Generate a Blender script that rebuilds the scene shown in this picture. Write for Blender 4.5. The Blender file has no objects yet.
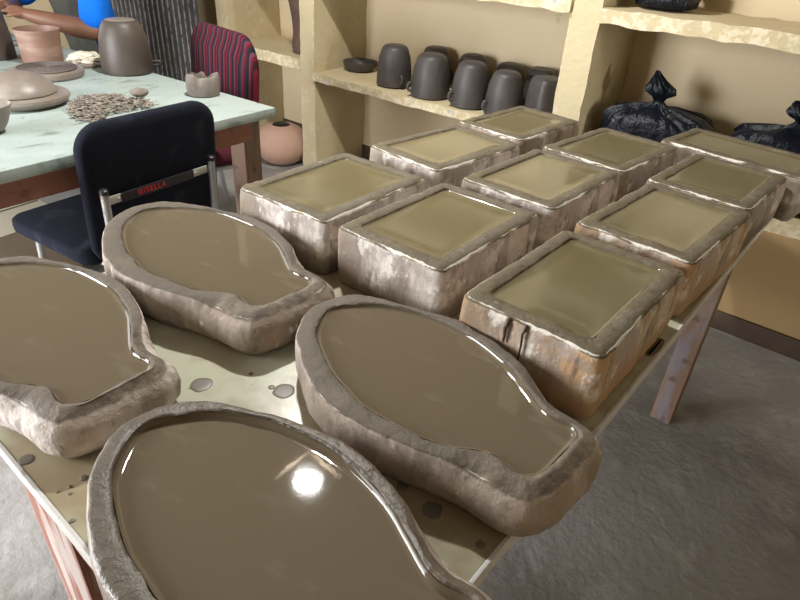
import bpy, bmesh, math, random
from math import pi, sin, cos, radians as R
from mathutils import Vector, Matrix, noise
random.seed(7)
scene = bpy.context.scene
col = scene.collection

# ------------------------------------------------------------------ materials
def mat(name, base, rough=.7, metal=0., spots=(), bump=None, wear=None, spec=.5, coat=0., emit=None, coords='Object', scale=(1,1,1), attr=None):
    """base colour, then layers of noise: spots = (colour, scale, lo, hi, strength, detail)"""
    m = bpy.data.materials.new(name); m.use_nodes = True
    nt = m.node_tree; N = nt.nodes; L = nt.links
    b = N['Principled BSDF']
    b.inputs['Roughness'].default_value = rough; b.inputs['Metallic'].default_value = metal
    b.inputs['Specular IOR Level'].default_value = spec
    b.inputs['Coat Weight'].default_value = coat; b.inputs['Coat Roughness'].default_value = .08
    tc = N.new('ShaderNodeTexCoord'); mp = N.new('ShaderNodeMapping'); mp.inputs['Scale'].default_value = scale
    L.new(tc.outputs[coords], mp.inputs[0]); vec = mp.outputs[0]
    cur = N.new('ShaderNodeRGB'); cur.outputs[0].default_value = (*base, 1); cur = cur.outputs[0]
    def noise_node(sc, det=4, ro=.6, v=None, dist=0):
        n = N.new('ShaderNodeTexNoise'); n.inputs['Scale'].default_value = sc; n.inputs['Detail'].default_value = det
        n.inputs['Roughness'].default_value = ro; n.inputs['Distortion'].default_value = dist
        L.new(v or vec, n.inputs['Vector']); return n.outputs['Fac']
    def ramp(fac, lo, hi):
        r = N.new('ShaderNodeMapRange'); r.inputs['From Min'].default_value = lo; r.inputs['From Max'].default_value = hi
        r.interpolation_type = 'SMOOTHSTEP'
        L.new(fac, r.inputs[0]); return r.outputs[0]
    def math_(op, a, bb):
        q = N.new('ShaderNodeMath'); q.operation = op
        for i, s in enumerate((a, bb)):
            if isinstance(s, (int, float)): q.inputs[i].default_value = s
            else: L.new(s, q.inputs[i])
        return q.outputs[0]
    def mix(a, c, fac):
        x = N.new('ShaderNodeMix'); x.data_type = 'RGBA'
        if isinstance(fac, (int, float)): x.inputs[0].default_value = fac
        else: L.new(fac, x.inputs[0])
        L.new(a, x.inputs[6])
        if isinstance(c, tuple): x.inputs[7].default_value = (*c, 1)
        else: L.new(c, x.inputs[7])
        return x.outputs[2]
    for sp in spots:
        c, sc, lo, hi, st = sp[:5]; det = sp[5] if len(sp) > 5 else 4
        v = None
        if len(sp) > 6:
            mm = N.new('ShaderNodeMapping'); mm.inputs['Scale'].default_value = sp[6]; mm.inputs['Location'].default_value = (sc, lo, hi)
            L.new(tc.outputs[coords], mm.inputs[0]); v = mm.outputs[0]
        f = ramp(noise_node(sc, det, v=v), lo, hi)
        cur = mix(cur, c, math_('MULTIPLY', f, st))
    # wear and tone masks carried by the mesh: (attribute, colour, noise scale, lo, hi, strength)
    for (an, c, sc, lo, hi, st) in (attr or ()):
        a = N.new('ShaderNodeAttribute'); a.attribute_name = an
        f = noise_node(sc, 5)
        g = ramp(math_('ADD', math_('MULTIPLY', a.outputs['Fac'], 1.0), math_('MULTIPLY', f, 1.0)), lo, hi)
        cur = mix(cur, c, math_('MULTIPLY', g, st))
    L.new(cur, b.inputs['Base Color'])
    if bump:
        sc, st, dist = bump
        bn = N.new('ShaderNodeBump'); bn.inputs['Strength'].default_value = st; bn.inputs['Distance'].default_value = dist
        L.new(noise_node(sc, 5), bn.inputs['Height']); L.new(bn.outputs[0], b.inputs['Normal'])
    if emit:
        b.inputs['Emission Color'].default_value = (*emit[0], 1); b.inputs['Emission Strength'].default_value = emit[1]
    return m

def stripes(name, cols, width, axis=0, rough=.9, bump=None):
    """woven stripes across one object axis"""
    m = mat(name, cols[0], rough, spec=.2, bump=bump)
    nt = m.node_tree; N = nt.nodes; L = nt.links; b = N['Principled BSDF']
    tc = N.new('ShaderNodeTexCoord'); sx = N.new('ShaderNodeSeparateXYZ'); L.new(tc.outputs['Object'], sx.inputs[0])
    dv = N.new('ShaderNodeMath'); dv.operation = 'DIVIDE'; L.new(sx.outputs[axis], dv.inputs[0]); dv.inputs[1].default_value = width
    fr = N.new('ShaderNodeMath'); fr.operation = 'FRACT'; L.new(dv.outputs[0], fr.inputs[0])
    cr = N.new('ShaderNodeValToRGB'); cr.color_ramp.interpolation = 'CONSTANT'
    e = cr.color_ramp.elements
    e[0].position = 0; e[0].color = (*cols[0], 1)
    e[1].position = 1 / len(cols); e[1].color = (*cols[1], 1)
    for i in range(2, len(cols)):
        q = e.new(i / len(cols)); q.color = (*cols[i], 1)
    L.new(fr.outputs[0], cr.inputs[0]); L.new(cr.outputs[0], b.inputs['Base Color'])
    return m

MUD = (.100, .080, .046)
M = {}
M['slip_a'] = mat('wet_slip_olive', (.138, .118, .064), .12, spots=[((.175, .148, .09), 6, .5, .72, .6, 3), ((.095, .078, .046), 9, .57, .72, .6)], bump=(12, .05, .006))
M['slip_b'] = mat('wet_slip_brown', (.140, .112, .074), .032, spots=[((.20, .168, .125), 9, .56, .74, .45, 5, (1, 2.6, 1)), ((.118, .092, .062), 3, .5, .7, .5)], bump=(9, .03, .006))
def plaster(name, white, tan, tan_amt, dirty, rimc=MUD, low=None):
    return mat(name, white, .75, spots=[
        (tan, 8, .64 - .35 * tan_amt, .76 - .3 * tan_amt, .85),
        ((.43, .38, .36), 13, .46, .58, .75),
        (dirty, 7, .48, .60, .8, 6, (1, 1, .30)),
        ((.80, .76, .70), 15, .55, .61, .85, 7, (1, 1, .55)), ((.34, .29, .26), 30, .52, .60, .6, 7),
        ((.085, .065, .045), 22, .60, .70, .75, 6, (1, 1, .25))],
        attr=[('low', low or dirty, 6, .95, 1.25, .75), ('rim', rimc, 16, .78, 1.05, .95), ('rim', (.165, .130, .072), 11, 1.38, 1.52, .7), ('rim', (.05, .04, .028), 19, 1.46, 1.56, .7), ('rim', (.34, .29, .19), 21, 1.50, 1.58, .8),  # low mask: side colour turns browner towards the base
              ('edge', (.28, .21, .06), 13, 1.46, 1.56, .8), ('edge', (.76, .73, .66), 12, 1.41, 1.52, .95)],
        bump=(45, .6, .008))
M['pl_white'] = plaster('plaster_whitish', (.62, .56, .52), (.50, .30, .13), .15, (.20, .155, .11))
M['pl_tan'] = plaster('plaster_tan', (.62, .52, .42), (.54, .33, .16), .66, (.24, .165, .10), low=(.46, .28, .14))
M['pl_dark'] = plaster('plaster_muddy', (.40, .34, .27), (.36, .21, .10), .35, (.15, .11, .075))
def fish_pl(name, a, b_, mott=(.145, .122, .092)):
    return mat(name, a, .7, spots=[(b_, 11, .45, .62, .8), ((.24, .20, .17), 20, .48, .60, .75, 6, (1, 1, .4)), ((.50, .30, .16), 5, .64, .74, .5), ((.74, .68, .63), 30, .61, .68, .8, 6, (1, 1, .5)), ((.09, .07, .055), 22, .61, .70, .75, 6, (1, 1, .4))],
        attr=[('rim', (.095, .078, .057), 14, .80, 1.10, .94), ('rim', mott, 13, 1.32, 1.50, .7), ('rim', (.05, .042, .03), 21, 1.42, 1.54, .7), ('tail', (.36, .30, .23), 20, 1.0, 1.4, .8), ('edge', (.62, .59, .53), 13, 1.50, 1.60, .9)], bump=(52, .55, .008))
M['fish_pale'] = fish_pl('plaster_fish_pale', (.56, .50, .46), (.62, .55, .51))
M['fish_grey'] = fish_pl('plaster_fish_grey', (.42, .35, .30), (.31, .25, .20))
M['fish_wet'] = fish_pl('plaster_fish_wet', (.36, .30, .25), (.26, .21, .17), (.115, .097, .073)); M['fish_wet'].node_tree.nodes['Principled BSDF'].inputs['Roughness'].default_value = .42
M['table_paint'] = mat('worn_pale_paint', (.50, .51, .39), .30, spots=[((.24, .175, .095), 3.2, .42, .58, .8), ((.40, .37, .27), 9, .5, .65, .6), ((.13, .10, .07), 60, .70, .74, .9), ((.25, .15, .07), 34, .69, .74, .7)], bump=(60, .15, .002))
M['trim'] = mat('pale_edge_strip', (.62, .62, .60), .5, spots=[((.30, .26, .20), 14, .6, .72, .7, 4), ((.12, .09, .07), 40, .68, .74, .8)])
M['red_wood'] = mat('worn_red_wood', (.26, .105, .07), .75, spots=[((.50, .44, .41), 16, .43, .56, .9, 6, (1, 1, .12)), ((.10, .06, .045), 22, .6, .68, .8, 6, (1, 1, .15)), ((.42, .2, .03), 8, .68, .76, .7)], bump=(40, .4, .004))
M['brown_wood'] = mat('grubby_brown_wood', (.20, .125, .085), .75, spots=[((.32, .24, .19), 9, .46, .66, .8, 5, (1, 1, .2)), ((.30, .14, .06), 12, .60, .72, .7, 5), ((.20, .20, .26), 14, .58, .68, .6, 5, (1, 1, .2)), ((.09, .06, .045), 20, .6, .7, .7)], bump=(40, .3, .004))
M['rust_wood'] = mat('reddish_brown_wood', (.27, .115, .07), .6, spots=[((.36, .19, .13), 10, .48, .66, .8, 5, (1, .3, 1)), ((.13, .06, .04), 20, .58, .7, .7)], bump=(40, .25, .003))
M['splash'] = mat('drying_slip', (.15, .135, .105), .45)
M['drip'] = mat('brown_slip_run', (.075, .050, .036), .35)
M['stain'] = mat('brown_stain', (.13, .085, .05), .5)
M['white_top'] = mat('white_painted_board', (.365, .435, .41), .45, spots=[((.42, .485, .465), 6, .5, .62, .7), ((.17, .20, .19), 5, .54, .66, .8, 7, (3, 1, 1)), ((.10, .11, .10), 40, .66, .71, .85), ((.62, .40, .26), 2.6, .71, .77, .7)])
M['wall'] = mat('cream_wall_paint', (.68, .56, .37), .8, spots=[((.62, .50, .32), 2.2, .45, .7, .7), ((.30, .22, .14), 14, .70, .76, .5), ((.70, .58, .41), 6, .5, .7, .5)], bump=(25, .12, .006))
M['shelf'] = mat('yellow_cream_paint', (.53, .45, .28), .8, spots=[((.48, .38, .225), 3, .45, .65, .7), ((.60, .54, .41), 12, .58, .68, .6), ((.32, .22, .13), 18, .71, .77, .6)], bump=(30, .5, .010), attr=[('edge', (.25, .33, .50), 12, 1.62, 1.68, .8), ('edge', (.74, .66, .50), 30, 1.46, 1.58, .6)])
M['ochre'] = mat('brown_ochre_infill', (.36, .245, .115), .8, spots=[((.42, .30, .16), 2.5, .45, .65, .7), ((.16, .11, .06), 20, .71, .76, .6)], bump=(25, .12, .006))  # infill panel colour, browner and darker than the cream walls
M['skirt'] = mat('dark_skirting_paint', (.055, .034, .022), .7, spots=[((.09, .06, .04), 8, .5, .7, .7)])
M['floor'] = mat('rough_concrete', (.27, .26, .252), .85, spots=[((.165, .150, .142), 1.6, .42, .66, .8), ((.37, .36, .35), 7, .5, .66, .5), ((.15, .12, .10), 3.1, .64, .74, .6), ((.12, .10, .085), 12, .70, .75, .6)], bump=(38, .5, .010))
M['black_fab'] = mat('black_ribbed_fabric', (.010, .012, .020), .95, spec=.15, spots=[((.03, .033, .045), 9, .55, .7, .6), ((.10, .10, .11), 40, .72, .77, .5)], bump=(160, .3, .002))
M['chrome'] = mat('worn_grey_tube', (.42, .43, .42), .38, .55, spots=[((.25, .14, .09), 16, .55, .66, .8), ((.45, .52, .58), 9, .5, .66, .6), ((.50, .46, .38), 30, .6, .68, .7)])
M['cap'] = mat('black_plastic', (.012, .012, .014), .4)
M['zinc'] = mat('pale_metal_bar', (.52, .51, .46), .42, .4)
M['red_ink'] = mat('red_lettering', (.55, .02, .02), .6)
M['red_fab'] = stripes('striped_red_fabric', [(.105, .008, .018), (.03, .006, .012), (.125, .010, .022), (.012, .010, .02), (.02, .016, .03), (.075, .03, .042), (.12, .010, .02), (.07, .007, .015), (.012, .011, .02), (.010, .010, .02), (.095, .035, .05)], .098, 1)
M['maroon'] = mat('maroon_fabric', (.065, .012, .02), .9, spec=.2)
M['clay_dark'] = mat('dark_leather_hard_clay', (.050, .043, .041), .50, spots=[((.068, .058, .054), 7, .45, .65, .8)], bump=(40, .12, .002))
M['clay_brown'] = mat('brown_leather_hard_clay', (.056, .044, .035), .5, spots=[((.075, .06, .048), 6, .45, .65, .8)], bump=(30, .12, .002))
M['clay_grey'] = mat('grey_raw_clay', (.19, .165, .14), .75, spots=[((.13, .11, .095), 18, .5, .66, .7)], bump=(40, .4, .004))
M['clay_pink'] = mat('pinkish_dry_clay', (.25, .145, .11), .5, spots=[((.36, .25, .20), 9, .5, .68, .8, 3, (.3, .3, 2)), ((.20, .10, .075), 7, .55, .7, .6)], bump=(30, .15, .002))
M['clay_pale'] = mat('pale_smeared_clay', (.22, .185, .155), .42, spots=[((.32, .285, .255), 6, .5, .66, .8), ((.20, .15, .12), 12, .55, .68, .7)])
M['ringed'] = mat('dark_grooved_clay', (.12, .10, .09), .8)
M['terracotta'] = mat('terracotta', (.42, .27, .20), .8, spots=[((.46, .29, .21), 5, .45, .65, .7), ((.28, .14, .08), 3, .6, .75, .6)])
M['brownpot'] = mat('dark_brown_clay_vase', (.085, .045, .033), .7, spots=[((.12, .07, .05), 12, .5, .65, .7)])
M['dough'] = mat('dry_white_plaster', (.62, .57, .47), .8, bump=(60, .5, .006))
M['shav'] = mat('dry_clay_shavings', (.23, .195, .16), .85, spots=[((.38, .35, .31), 45, .50, .6, .8), ((.17, .14, .11), 60, .52, .62, .8)], coords='Object')
M['bag'] = mat('black_polythene', (.0035, .0055, .011), .34, spec=.32, bump=(18, .8, .02))
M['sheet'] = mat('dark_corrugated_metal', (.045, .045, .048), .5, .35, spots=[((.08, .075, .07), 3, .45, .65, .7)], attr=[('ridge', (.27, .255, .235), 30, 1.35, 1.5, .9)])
M['skin'] = mat('brown_skin', (.20, .092, .056), .5, spots=[((.25, .125, .08), 6, .45, .65, .6)])
M['shirt'] = mat('bright_blue_cotton', (.005, .17, .80), .85, spec=.2, bump=(24, .25, .01))
M['apron'] = mat('grey_green_apron', (.085, .085, .072), .9, spec=.2, spots=[((.12, .12, .105), 7, .5, .65, .7)])
M['trousers'] = mat('dark_trousers', (.012, .014, .022), .9, spec=.2)
M['hair'] = mat('black_hair', (.008, .007, .006), .9, bump=(120, .6, .004))
M['eye'] = mat('eye_white', (.7, .68, .62), .3)
M['card'] = mat('pale_cardboard', (.50, .43, .34), .85)
M['tool'] = mat('dull_tool_metal', (.09, .09, .09), .5, .5)
M['ceil'] = mat('dark_roof_boards', (.17, .135, .10), .85)

# ------------------------------------------------------------------ mesh helpers
def link(name, me, m=None, parent=None, smooth=True, auto=40):
    o = bpy.data.objects.new(name, me); col.objects.link(o)
    if m: me.materials.append(m)
    if smooth:
        for p in me.polygons: p.use_smooth = True
        if auto:
            bmx = bmesh.new(); bmx.from_mesh(me)
            for e in bmx.edges:
                if len(e.link_faces) == 2 and e.calc_face_angle(0) > R(auto): e.smooth = False
            bmx.to_mesh(me); bmx.free()
    if parent: o.parent = parent
    return o
class MB:
    def __init__(s): s.bm = bmesh.new()
    def box(s, c, d, rot=0, bev=0, tilt=None, jag=0):
        g = bmesh.ops.create_cube(s.bm, size=1)['verts']
        mt = Matrix.Translation(c) @ Matrix.Rotation(rot, 4, 'Z') @ (tilt or Matrix()) @ Matrix.Diagonal((*d, 1))
        bmesh.ops.transform(s.bm, matrix=mt, verts=g)
        if bev:
            es = list({e for v in g for e in v.link_edges})
            bmesh.ops.bevel(s.bm, geom=es, offset=bev, segments=2, affect='EDGES', profile=.6)
        return s
    def loft(s, rings, cap0=True, cap1=True, close=True):
        vs = [[s.bm.verts.new(p) for p in r] for r in rings]
        n = len(vs[0])
        for a, b in zip(vs, vs[1:]):
            for i in range(n if close else n - 1):
                j = (i + 1) % n
                s.bm.faces.new((a[i], a[j], b[j], b[i]))
        if cap0: s.bm.faces.new(list(reversed(vs[0])))
        if cap1: s.bm.faces.new(vs[-1])
        return vs
    def lathe(s, prof, seg=40, c=(0, 0, 0), wob=0, cap0=True, cap1=True):
        rs = []
        for k, (r, z) in enumerate(prof):
            rs.append([(c[0] + r * cos(2 * pi * i / seg) * (1 + wob * sin(3 * i * 2 * pi / seg + k * .3)), c[1] + r * sin(2 * pi * i / seg) * (1 + wob * cos(2 * i * 2 * pi / seg)), c[2] + z) for i in range(seg)])
        s.loft(rs, cap0, cap1); return s
    def tube(s, pts, r, seg=12):
        pts = [Vector(p) for p in pts]; rr = r if isinstance(r, (list, tuple)) else [r] * len(pts)
        rings = []; up = None
        for i, p in enumerate(pts):
            t = (pts[min(i + 1, len(pts) - 1)] - pts[max(i - 1, 0)]).normalized()
            if up is None: up = Vector((0, 0, 1)) if abs(t.z) < .9 else Vector((1, 0, 0))
            a = t.cross(up).normalized(); b = a.cross(t).normalized(); up = b
            rings.append([p + (a * cos(2 * pi * k / seg) + b * sin(2 * pi * k / seg)) * rr[i] for k in range(seg)])
        s.loft(rings); return s
    def build(s, name, m=None, parent=None, smooth=True, auto=40):
        bmesh.ops.recalc_face_normals(s.bm, faces=s.bm.faces)
        me = bpy.data.meshes.new(name); s.bm.to_mesh(me); s.bm.free()
        return link(name, me, m, parent, smooth, auto)
def tag(o, label, cat, group=None, kind=None):
    o['label'] = label; o['category'] = cat
    if group: o['group'] = group
    if kind: o['kind'] = kind
    return o
def empty(name, loc, rz, label, cat, group=None):
    o = bpy.data.objects.new(name, None); col.objects.link(o); o.empty_display_size = .05
    o.location = loc; o.rotation_euler = (0, 0, rz)
    return tag(o, label, cat, group)
def structure(o): o['kind'] = 'structure'; return o
def kids(o): return [x for x in bpy.data.objects if x.parent == o]
def copy_tree(o, parent=None):
    c = o.copy(); col.objects.link(c)
    if parent: c.parent = parent
    for ch in kids(o): copy_tree(ch, c)
    return c
def bez(pts, n=8):
    """smooth open curve through points"""
    P = [Vector(p) for p in pts]; P = [P[0] * 2 - P[1]] + P + [P[-1] * 2 - P[-2]]; o = []
    for i in range(1, len(P) - 2):
        a, b, c, d = P[i - 1:i + 3]
        for j in range(n):
            t = j / n
            o.append(.5 * ((2 * b) + (-a + c) * t + (2 * a - 5 * b + 4 * c - d) * t * t + (-a + 3 * b - 3 * c + d) * t ** 3))
    o.append(P[-2]); return o
def closed(P, k=7):
    n = len(P); o = []
    for i in range(n):
        a, b, c, d = (Vector(P[(i + q) % n]) for q in (-1, 0, 1, 2))
        for j in range(k):
            t = j / k
            o.append(.5 * ((2 * b) + (-a + c) * t + (2 * a - 5 * b + 4 * c - d) * t * t + (-a + 3 * b - 3 * c + d) * t ** 3))
    return o
def inset(P, d):
    """offset a closed 2-D outline inwards (d may be a list)"""
    n = len(P); area = sum(P[i].x * P[(i + 1) % n].y - P[(i + 1) % n].x * P[i].y for i in range(n)); s = 1 if area > 0 else -1
    o = []
    for i in range(n):
        t = (P[(i + 1) % n] - P[i - 1]).normalized(); nr = Vector((-t.y, t.x)) * s
        o.append(P[i] + nr * (d[i] if isinstance(d, list) else d))
    return o
def rrect(w, l, r, k=8, m=10):
    o = []
    for (sx, sy, a0) in ((1, 1, 0), (-1, 1, 90), (-1, -1, 180), (1, -1, 270)):
        for i in range(k + 1):
            a = R(a0 + 90 * i / k); o.append(Vector((sx * (w / 2 - r) + r * cos(a), sy * (l / 2 - r) + r * sin(a))))
    q = []
    for i in range(len(o)):
        a, b = o[i], o[(i + 1) % len(o)]
        q.append(a)
        if (b - a).length > .05:
            for j in range(1, m): q.append(a.lerp(b, j / m))
    return q
def set_attr(me, name, vals):
    a = me.attributes.new(name, 'FLOAT', 'POINT'); a.data.foreach_set('value', vals)

T = .70      # height of the long work table

# ------------------------------------------------------------------ room
def slab(name, c, d, m):
    return structure(MB().box(c, d).build(name, m, smooth=False))
XL, XR, YB, YF, H = -5.6, 2.3, 1.95, -2.5, 2.62
slab('floor', ((XL + XR) / 2, (YB + YF) / 2, -.05), (XR - XL + .3, YB - YF + .3, .1), M['floor'])
slab('wall_back', ((XL + XR) / 2, YB + .06, H / 2), (XR - XL + .3, .12, H), M['wall'])
def wall_with_hole(name, axis, pos, a0, a1, h0, h1, z0, z1, m):
    """a wall plane with one rectangular opening"""
    b = MB(); t = .14
    def piece(u0, u1, w0, w1):
        if u1 - u0 < .01 or w1 - w0 < .01: return
        if axis == 'x': b.box((pos, (u0 + u1) / 2, (w0 + w1) / 2), (t, u1 - u0, w1 - w0))
        else: b.box(((u0 + u1) / 2, pos, (w0 + w1) / 2), (u1 - u0, t, w1 - w0))
    piece(a0, h0, 0, H); piece(h1, a1, 0, H); piece(h0, h1, 0, z0); piece(h0, h1, z1, H)
    return structure(b.build(name, m, smooth=False))
wall_with_hole('wall_left', 'x', XL - .07, YF, YB, -2.0, .2, .9, 2.2, M['wall'])
wall_with_hole('wall_right', 'x', XR + .07, YF, YB, .90, 1.75, 0, 2.0, M['wall'])
wall_with_hole('wall_front', 'y', YF - .07, XL, XR, -3.15, -1.6, 0, 2.1, M['wall'])
# ceiling with a small roof light cut in it
SK = (-1.337, .337)
b = MB(); hw = .125
for (x0, x1, y0, y1) in ((XL, SK[0] - hw, YF, YB), (SK[0] + hw, XR, YF, YB), (SK[0] - hw, SK[0] + hw, YF, SK[1] - hw), (SK[0] - hw, SK[0] + hw, SK[1] + hw, YB)):
    b.box(((x0 + x1) / 2, (y0 + y1) / 2, H + .03), (x1 - x0, y1 - y0, .06))
structure(b.build('ceiling', M['ceil'], smooth=False))
b = MB()
for sx, sy, dx, dy in ((0, 1, .29, .02), (0, -1, .29, .02), (1, 0, .02, .25), (-1, 0, .02, .25)):
    b.box((SK[0] + sx * .135, SK[1] + sy * .135, H - .006), (dx, dy, .016))
structure(b.build('trim_1', M['ceil'], smooth=False))
structure(MB().box((-2.4, YB - .006, .045), (2.0, .012, .09)).build('baseboard_back', M['skirt'], smooth=False))

# masonry shelving along the back wall
sh = empty('masonry_shelving', (-1.5, 1.72, 0), 0, 'cream painted masonry shelving with deep open bays built along the back wall', 'shelving')
YS = 1.50
def rough_box(name, x0, x1, y0, y1, z0, z1, m, parent, amp=.0035, step=.045, seed=0):
    """a plastered slab: subdivided box, rounded and slightly lumpy, with an edge mask"""
    ox, oy, oz = parent.location if parent else (0, 0, 0)
    bm = bmesh.new(); nx, ny, nz = (max(1, min(60, int((q1 - q0) / step))) for q0, q1 in ((x0, x1), (y0, y1), (z0, z1)))
    g = {}
    def V(i, j, k):
        if (i, j, k) not in g: g[i, j, k] = bm.verts.new((x0 + (x1 - x0) * i / nx, y0 + (y1 - y0) * j / ny, z0 + (z1 - z0) * k / nz))
        return g[i, j, k]
    for i in range(nx):
        for j in range(ny):
            for k in (0, nz): bm.faces.new((V(i, j, k), V(i + 1, j, k), V(i + 1, j + 1, k), V(i, j + 1, k)))
    for i in range(nx):
        for k in range(nz):
            for j in (0, ny): bm.faces.new((V(i, j, k), V(i + 1, j, k), V(i + 1, j, k + 1), V(i, j, k + 1)))
    for j in range(ny):
        for k in range(nz):
            for i in (0, nx): bm.faces.new((V(i, j, k), V(i, j + 1, k), V(i, j + 1, k + 1), V(i, j, k + 1)))
    vals = []
    bm.verts.ensure_lookup_table()
    idx = {v: k for k, v in g.items()}
    for v in bm.verts:
        i, j, k = idx[v]
        e = (i in (0, nx)) + (j in (0, ny)) + (k in (0, nz))
        vals.append(1.0 if e >= 2 and j == 0 else 0.)
        n = noise.noise_vector(v.co * 9 + Vector((seed, 0, 0))) * amp
        n2 = noise.noise_vector(v.co * 30) * amp * .6
        v.co += (n + n2) * (1.6 if e >= 2 else .6)
    for v in bm.verts: v.co -= Vector((ox, oy, oz))
    bmesh.ops.recalc_face_normals(bm, faces=bm.faces)
    me = bpy.data.meshes.new(name); bm.to_mesh(me); bm.free(); set_attr(me, 'edge', vals)
    return link(name, me, m, parent, True, 35)
pill = [(-3.42, -3.31), (-2.60, -2.48), (-.905, -.77)]
for i, (a, b_) in enumerate(pill): rough_box('pillar', a, b_, YS, YB - .002, 0, H - .01, M['shelf'], sh, seed=i)
rough_box('pillar', .95, 1.08, YS, YB - .002, 0, H - .01, M['shelf'], sh, seed=9)
bays = [(-3.31, -2.60, .615, .68), (-2.48, -.905, .575, .62), (-.77, .95, .47, .525)]
for i, (a, b_, z0, z1) in enumerate(bays): rough_box('shelf', a - .004, b_ + .004, YS - .012, YB - .002, z0, z1, M['shelf'], sh, seed=20 + i)
for i, (a, b_, z0, z1) in enumerate([(-2.48, -.905, 1.132, 1.18), (-.77, .95, 1.108, 1.165), (-3.31, -2.60, 1.24, 1.29)]):
    rough_box('shelf', a - .004, b_ + .004, YS - .02, YB - .002, z0, z1, M['shelf'], sh, amp=.006, seed=30 + i)
for (a, b_) in ((-2.48, -.905), (-.77, .95), (-3.31, -2.60)): rough_box('shelf', a - .004, b_ + .004, YS, YB - .002, 1.80, 1.86, M['shelf'], sh, seed=40)
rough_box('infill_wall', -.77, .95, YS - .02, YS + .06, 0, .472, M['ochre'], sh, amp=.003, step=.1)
structure(MB().box((.09, YS - .031, .042), (1.72, .016, .084), bev=.003).build('baseboard_shelving', M['skirt']))

# corrugated sheet leaning by the shelving
cs = bmesh.new(); W_, nrib = 1.5, 24; rings = []; vals = []
x0 = -4.90
prof = []
for i in range(nrib):
    for (u, h) in ((.0, 0), (.30, .0), (.46, .012), (.56, .014), (.66, .012), (.82, 0)):
        prof.append((W_ * (i + u) / nrib, h))
v0 = [[cs.verts.new((x, YS - .14 - h - k * .004, 0 + 2.2 * z)) for (x, h) in prof] for k in (0, 1) for z in (0, 1)]
# (two skins so that the sheet has a real thickness)
for a, b_ in ((0, 1), (2, 3)):
    for i in range(len(prof) - 1): cs.faces.new((v0[a][i], v0[a][i + 1], v0[b_][i + 1], v0[b_][i]))
for i in range(len(prof) - 1):
    cs.faces.new((v0[1][i], v0[1][i + 1], v0[3][i + 1], v0[3][i])); cs.faces.new((v0[0][i], v0[2][i], v0[2][i + 1], v0[0][i + 1]))
cs.faces.new((v0[0][0], v0[1][0], v0[3][0], v0[2][0])); cs.faces.new((v0[0][-1], v0[2][-1], v0[3][-1], v0[1][-1]))
cs.verts.ensure_lookup_table()
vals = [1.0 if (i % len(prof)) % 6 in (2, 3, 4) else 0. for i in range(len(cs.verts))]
bmesh.ops.recalc_face_normals(cs, faces=cs.faces)
me = bpy.data.meshes.new('corrugated_sheet'); cs.to_mesh(me); cs.free(); set_attr(me, 'ridge', vals)
o = link('corrugated_sheet', me, M['sheet'], None, False); o.location = (x0, 0, 0)
tag(o, 'dark corrugated metal sheet standing upright left of the cream shelving', 'metal sheet')

# ------------------------------------------------------------------ long work table
tb = empty('work_table', (-.40, .1, 0), 0, 'long low work table with pale worn top carrying the filled plaster moulds', 'table')
TX0, TX1, TY0, TY1 = -.92, .131, -.968, 1.16
def at(p, o): return tuple(Vector(p) - o.location)
def tbox(name, c, d, m, parent=tb, bev=.002, **k): return MB().box(at(c, parent), d, bev=bev, **k).build(name, m, parent)
tbox('table_top', ((TX0 + TX1) / 2, (TY0 + TY1) / 2, T - .013), (TX1 - TX0 - .012, TY1 - TY0 - .012, .026), M['table_paint'])
for (c, d) in ((((TX0 + TX1) / 2, TY0 + .003, T - .0135), (TX1 - TX0, .006, .029)), (((TX0 + TX1) / 2, TY1 - .003, T - .0135), (TX1 - TX0, .006, .029)),
               ((TX0 + .003, (TY0 + TY1) / 2, T - .0135), (.006, TY1 - TY0 - .012, .029)), ((TX1 - .003, (TY0 + TY1) / 2, T - .0135), (.006, TY1 - TY0 - .012, .029))):
    tbox('edge_strip', c, d, M['trim'], bev=.001)
tbox('apron', (-.27, TY0 + .035, T - .085), (.60, .03, .115), M['red_wood'])
tbox('apron', (TX0 + .08, .30, T - .08), (.03, 1.4, .10), M['brown_wood'])
tbox('apron', (-.4, TY1 - .40, T - .08), (.86, .03, .10), M['brown_wood'])
for (x, y, w, d, m) in ((-.485, TY0 + .042, .17, .05, M['red_wood']), (.077, .74, .066, .066, M['brown_wood']), (-.83, .74, .066, .066, M['brown_wood']), (.02, TY0 + .20, .066, .066, M['brown_wood'])):
    tbox('leg', (x, y, (T - .027) / 2), (w, d, T - .027), m, bev=.004)
tbox('stretcher', (-.38, .745, .36), (.85, .03, .045), M['brown_wood'])
tbox('stretcher', (-.84, .25, .30), (.03, 1.0, .045), M['brown_wood'])
def blob(x, y, r, m, seed, el=1.0):
    n = 28; pts = []
    for i in range(n):
        a = 2 * pi * i / n
        rr = r * (1 + .14 * noise.noise((cos(a) * 1.5 + seed * 3.1, sin(a) * 1.5, seed)))
        pts.append(Vector((x + rr * cos(a) * el, y + rr * sin(a) / el)))
    b = MB()
    rings = [[at((p.x, p.y, T + z), tb) for p in inset(pts, k * r)] for (k, z) in ((0, -.0005), (.02, .0005), (.1, .0011), (.35, .0015))]
    b.loft(rings); return b.build('slip_splash', m, tb)
for i, (x, y, r) in enumerate([(-.437, -.678, .0192), (-.322, -.59, .0192), (.024, -.614, .0150), (-.476, -.952, .0115), (-.382, -.912, .0058), (-.381, -.932, .0028), (-.369, -.938, .0028), (-.384, -.948, .0021), (-.035, -.61, .0089), (-.323, -.957, .004), (.109, -.57, .0028), (.106, -.615, .0067), (-.288, -.689, .0048), (-.345, -.598, .006), (-.40, -.60, .004)]):
    blob(x, y, r, M['splash'], i)
blob(.115, .018, .024, M['stain'], 40, .55)
blob(.105, .30, .017, M['stain'], 41, .6)

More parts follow.
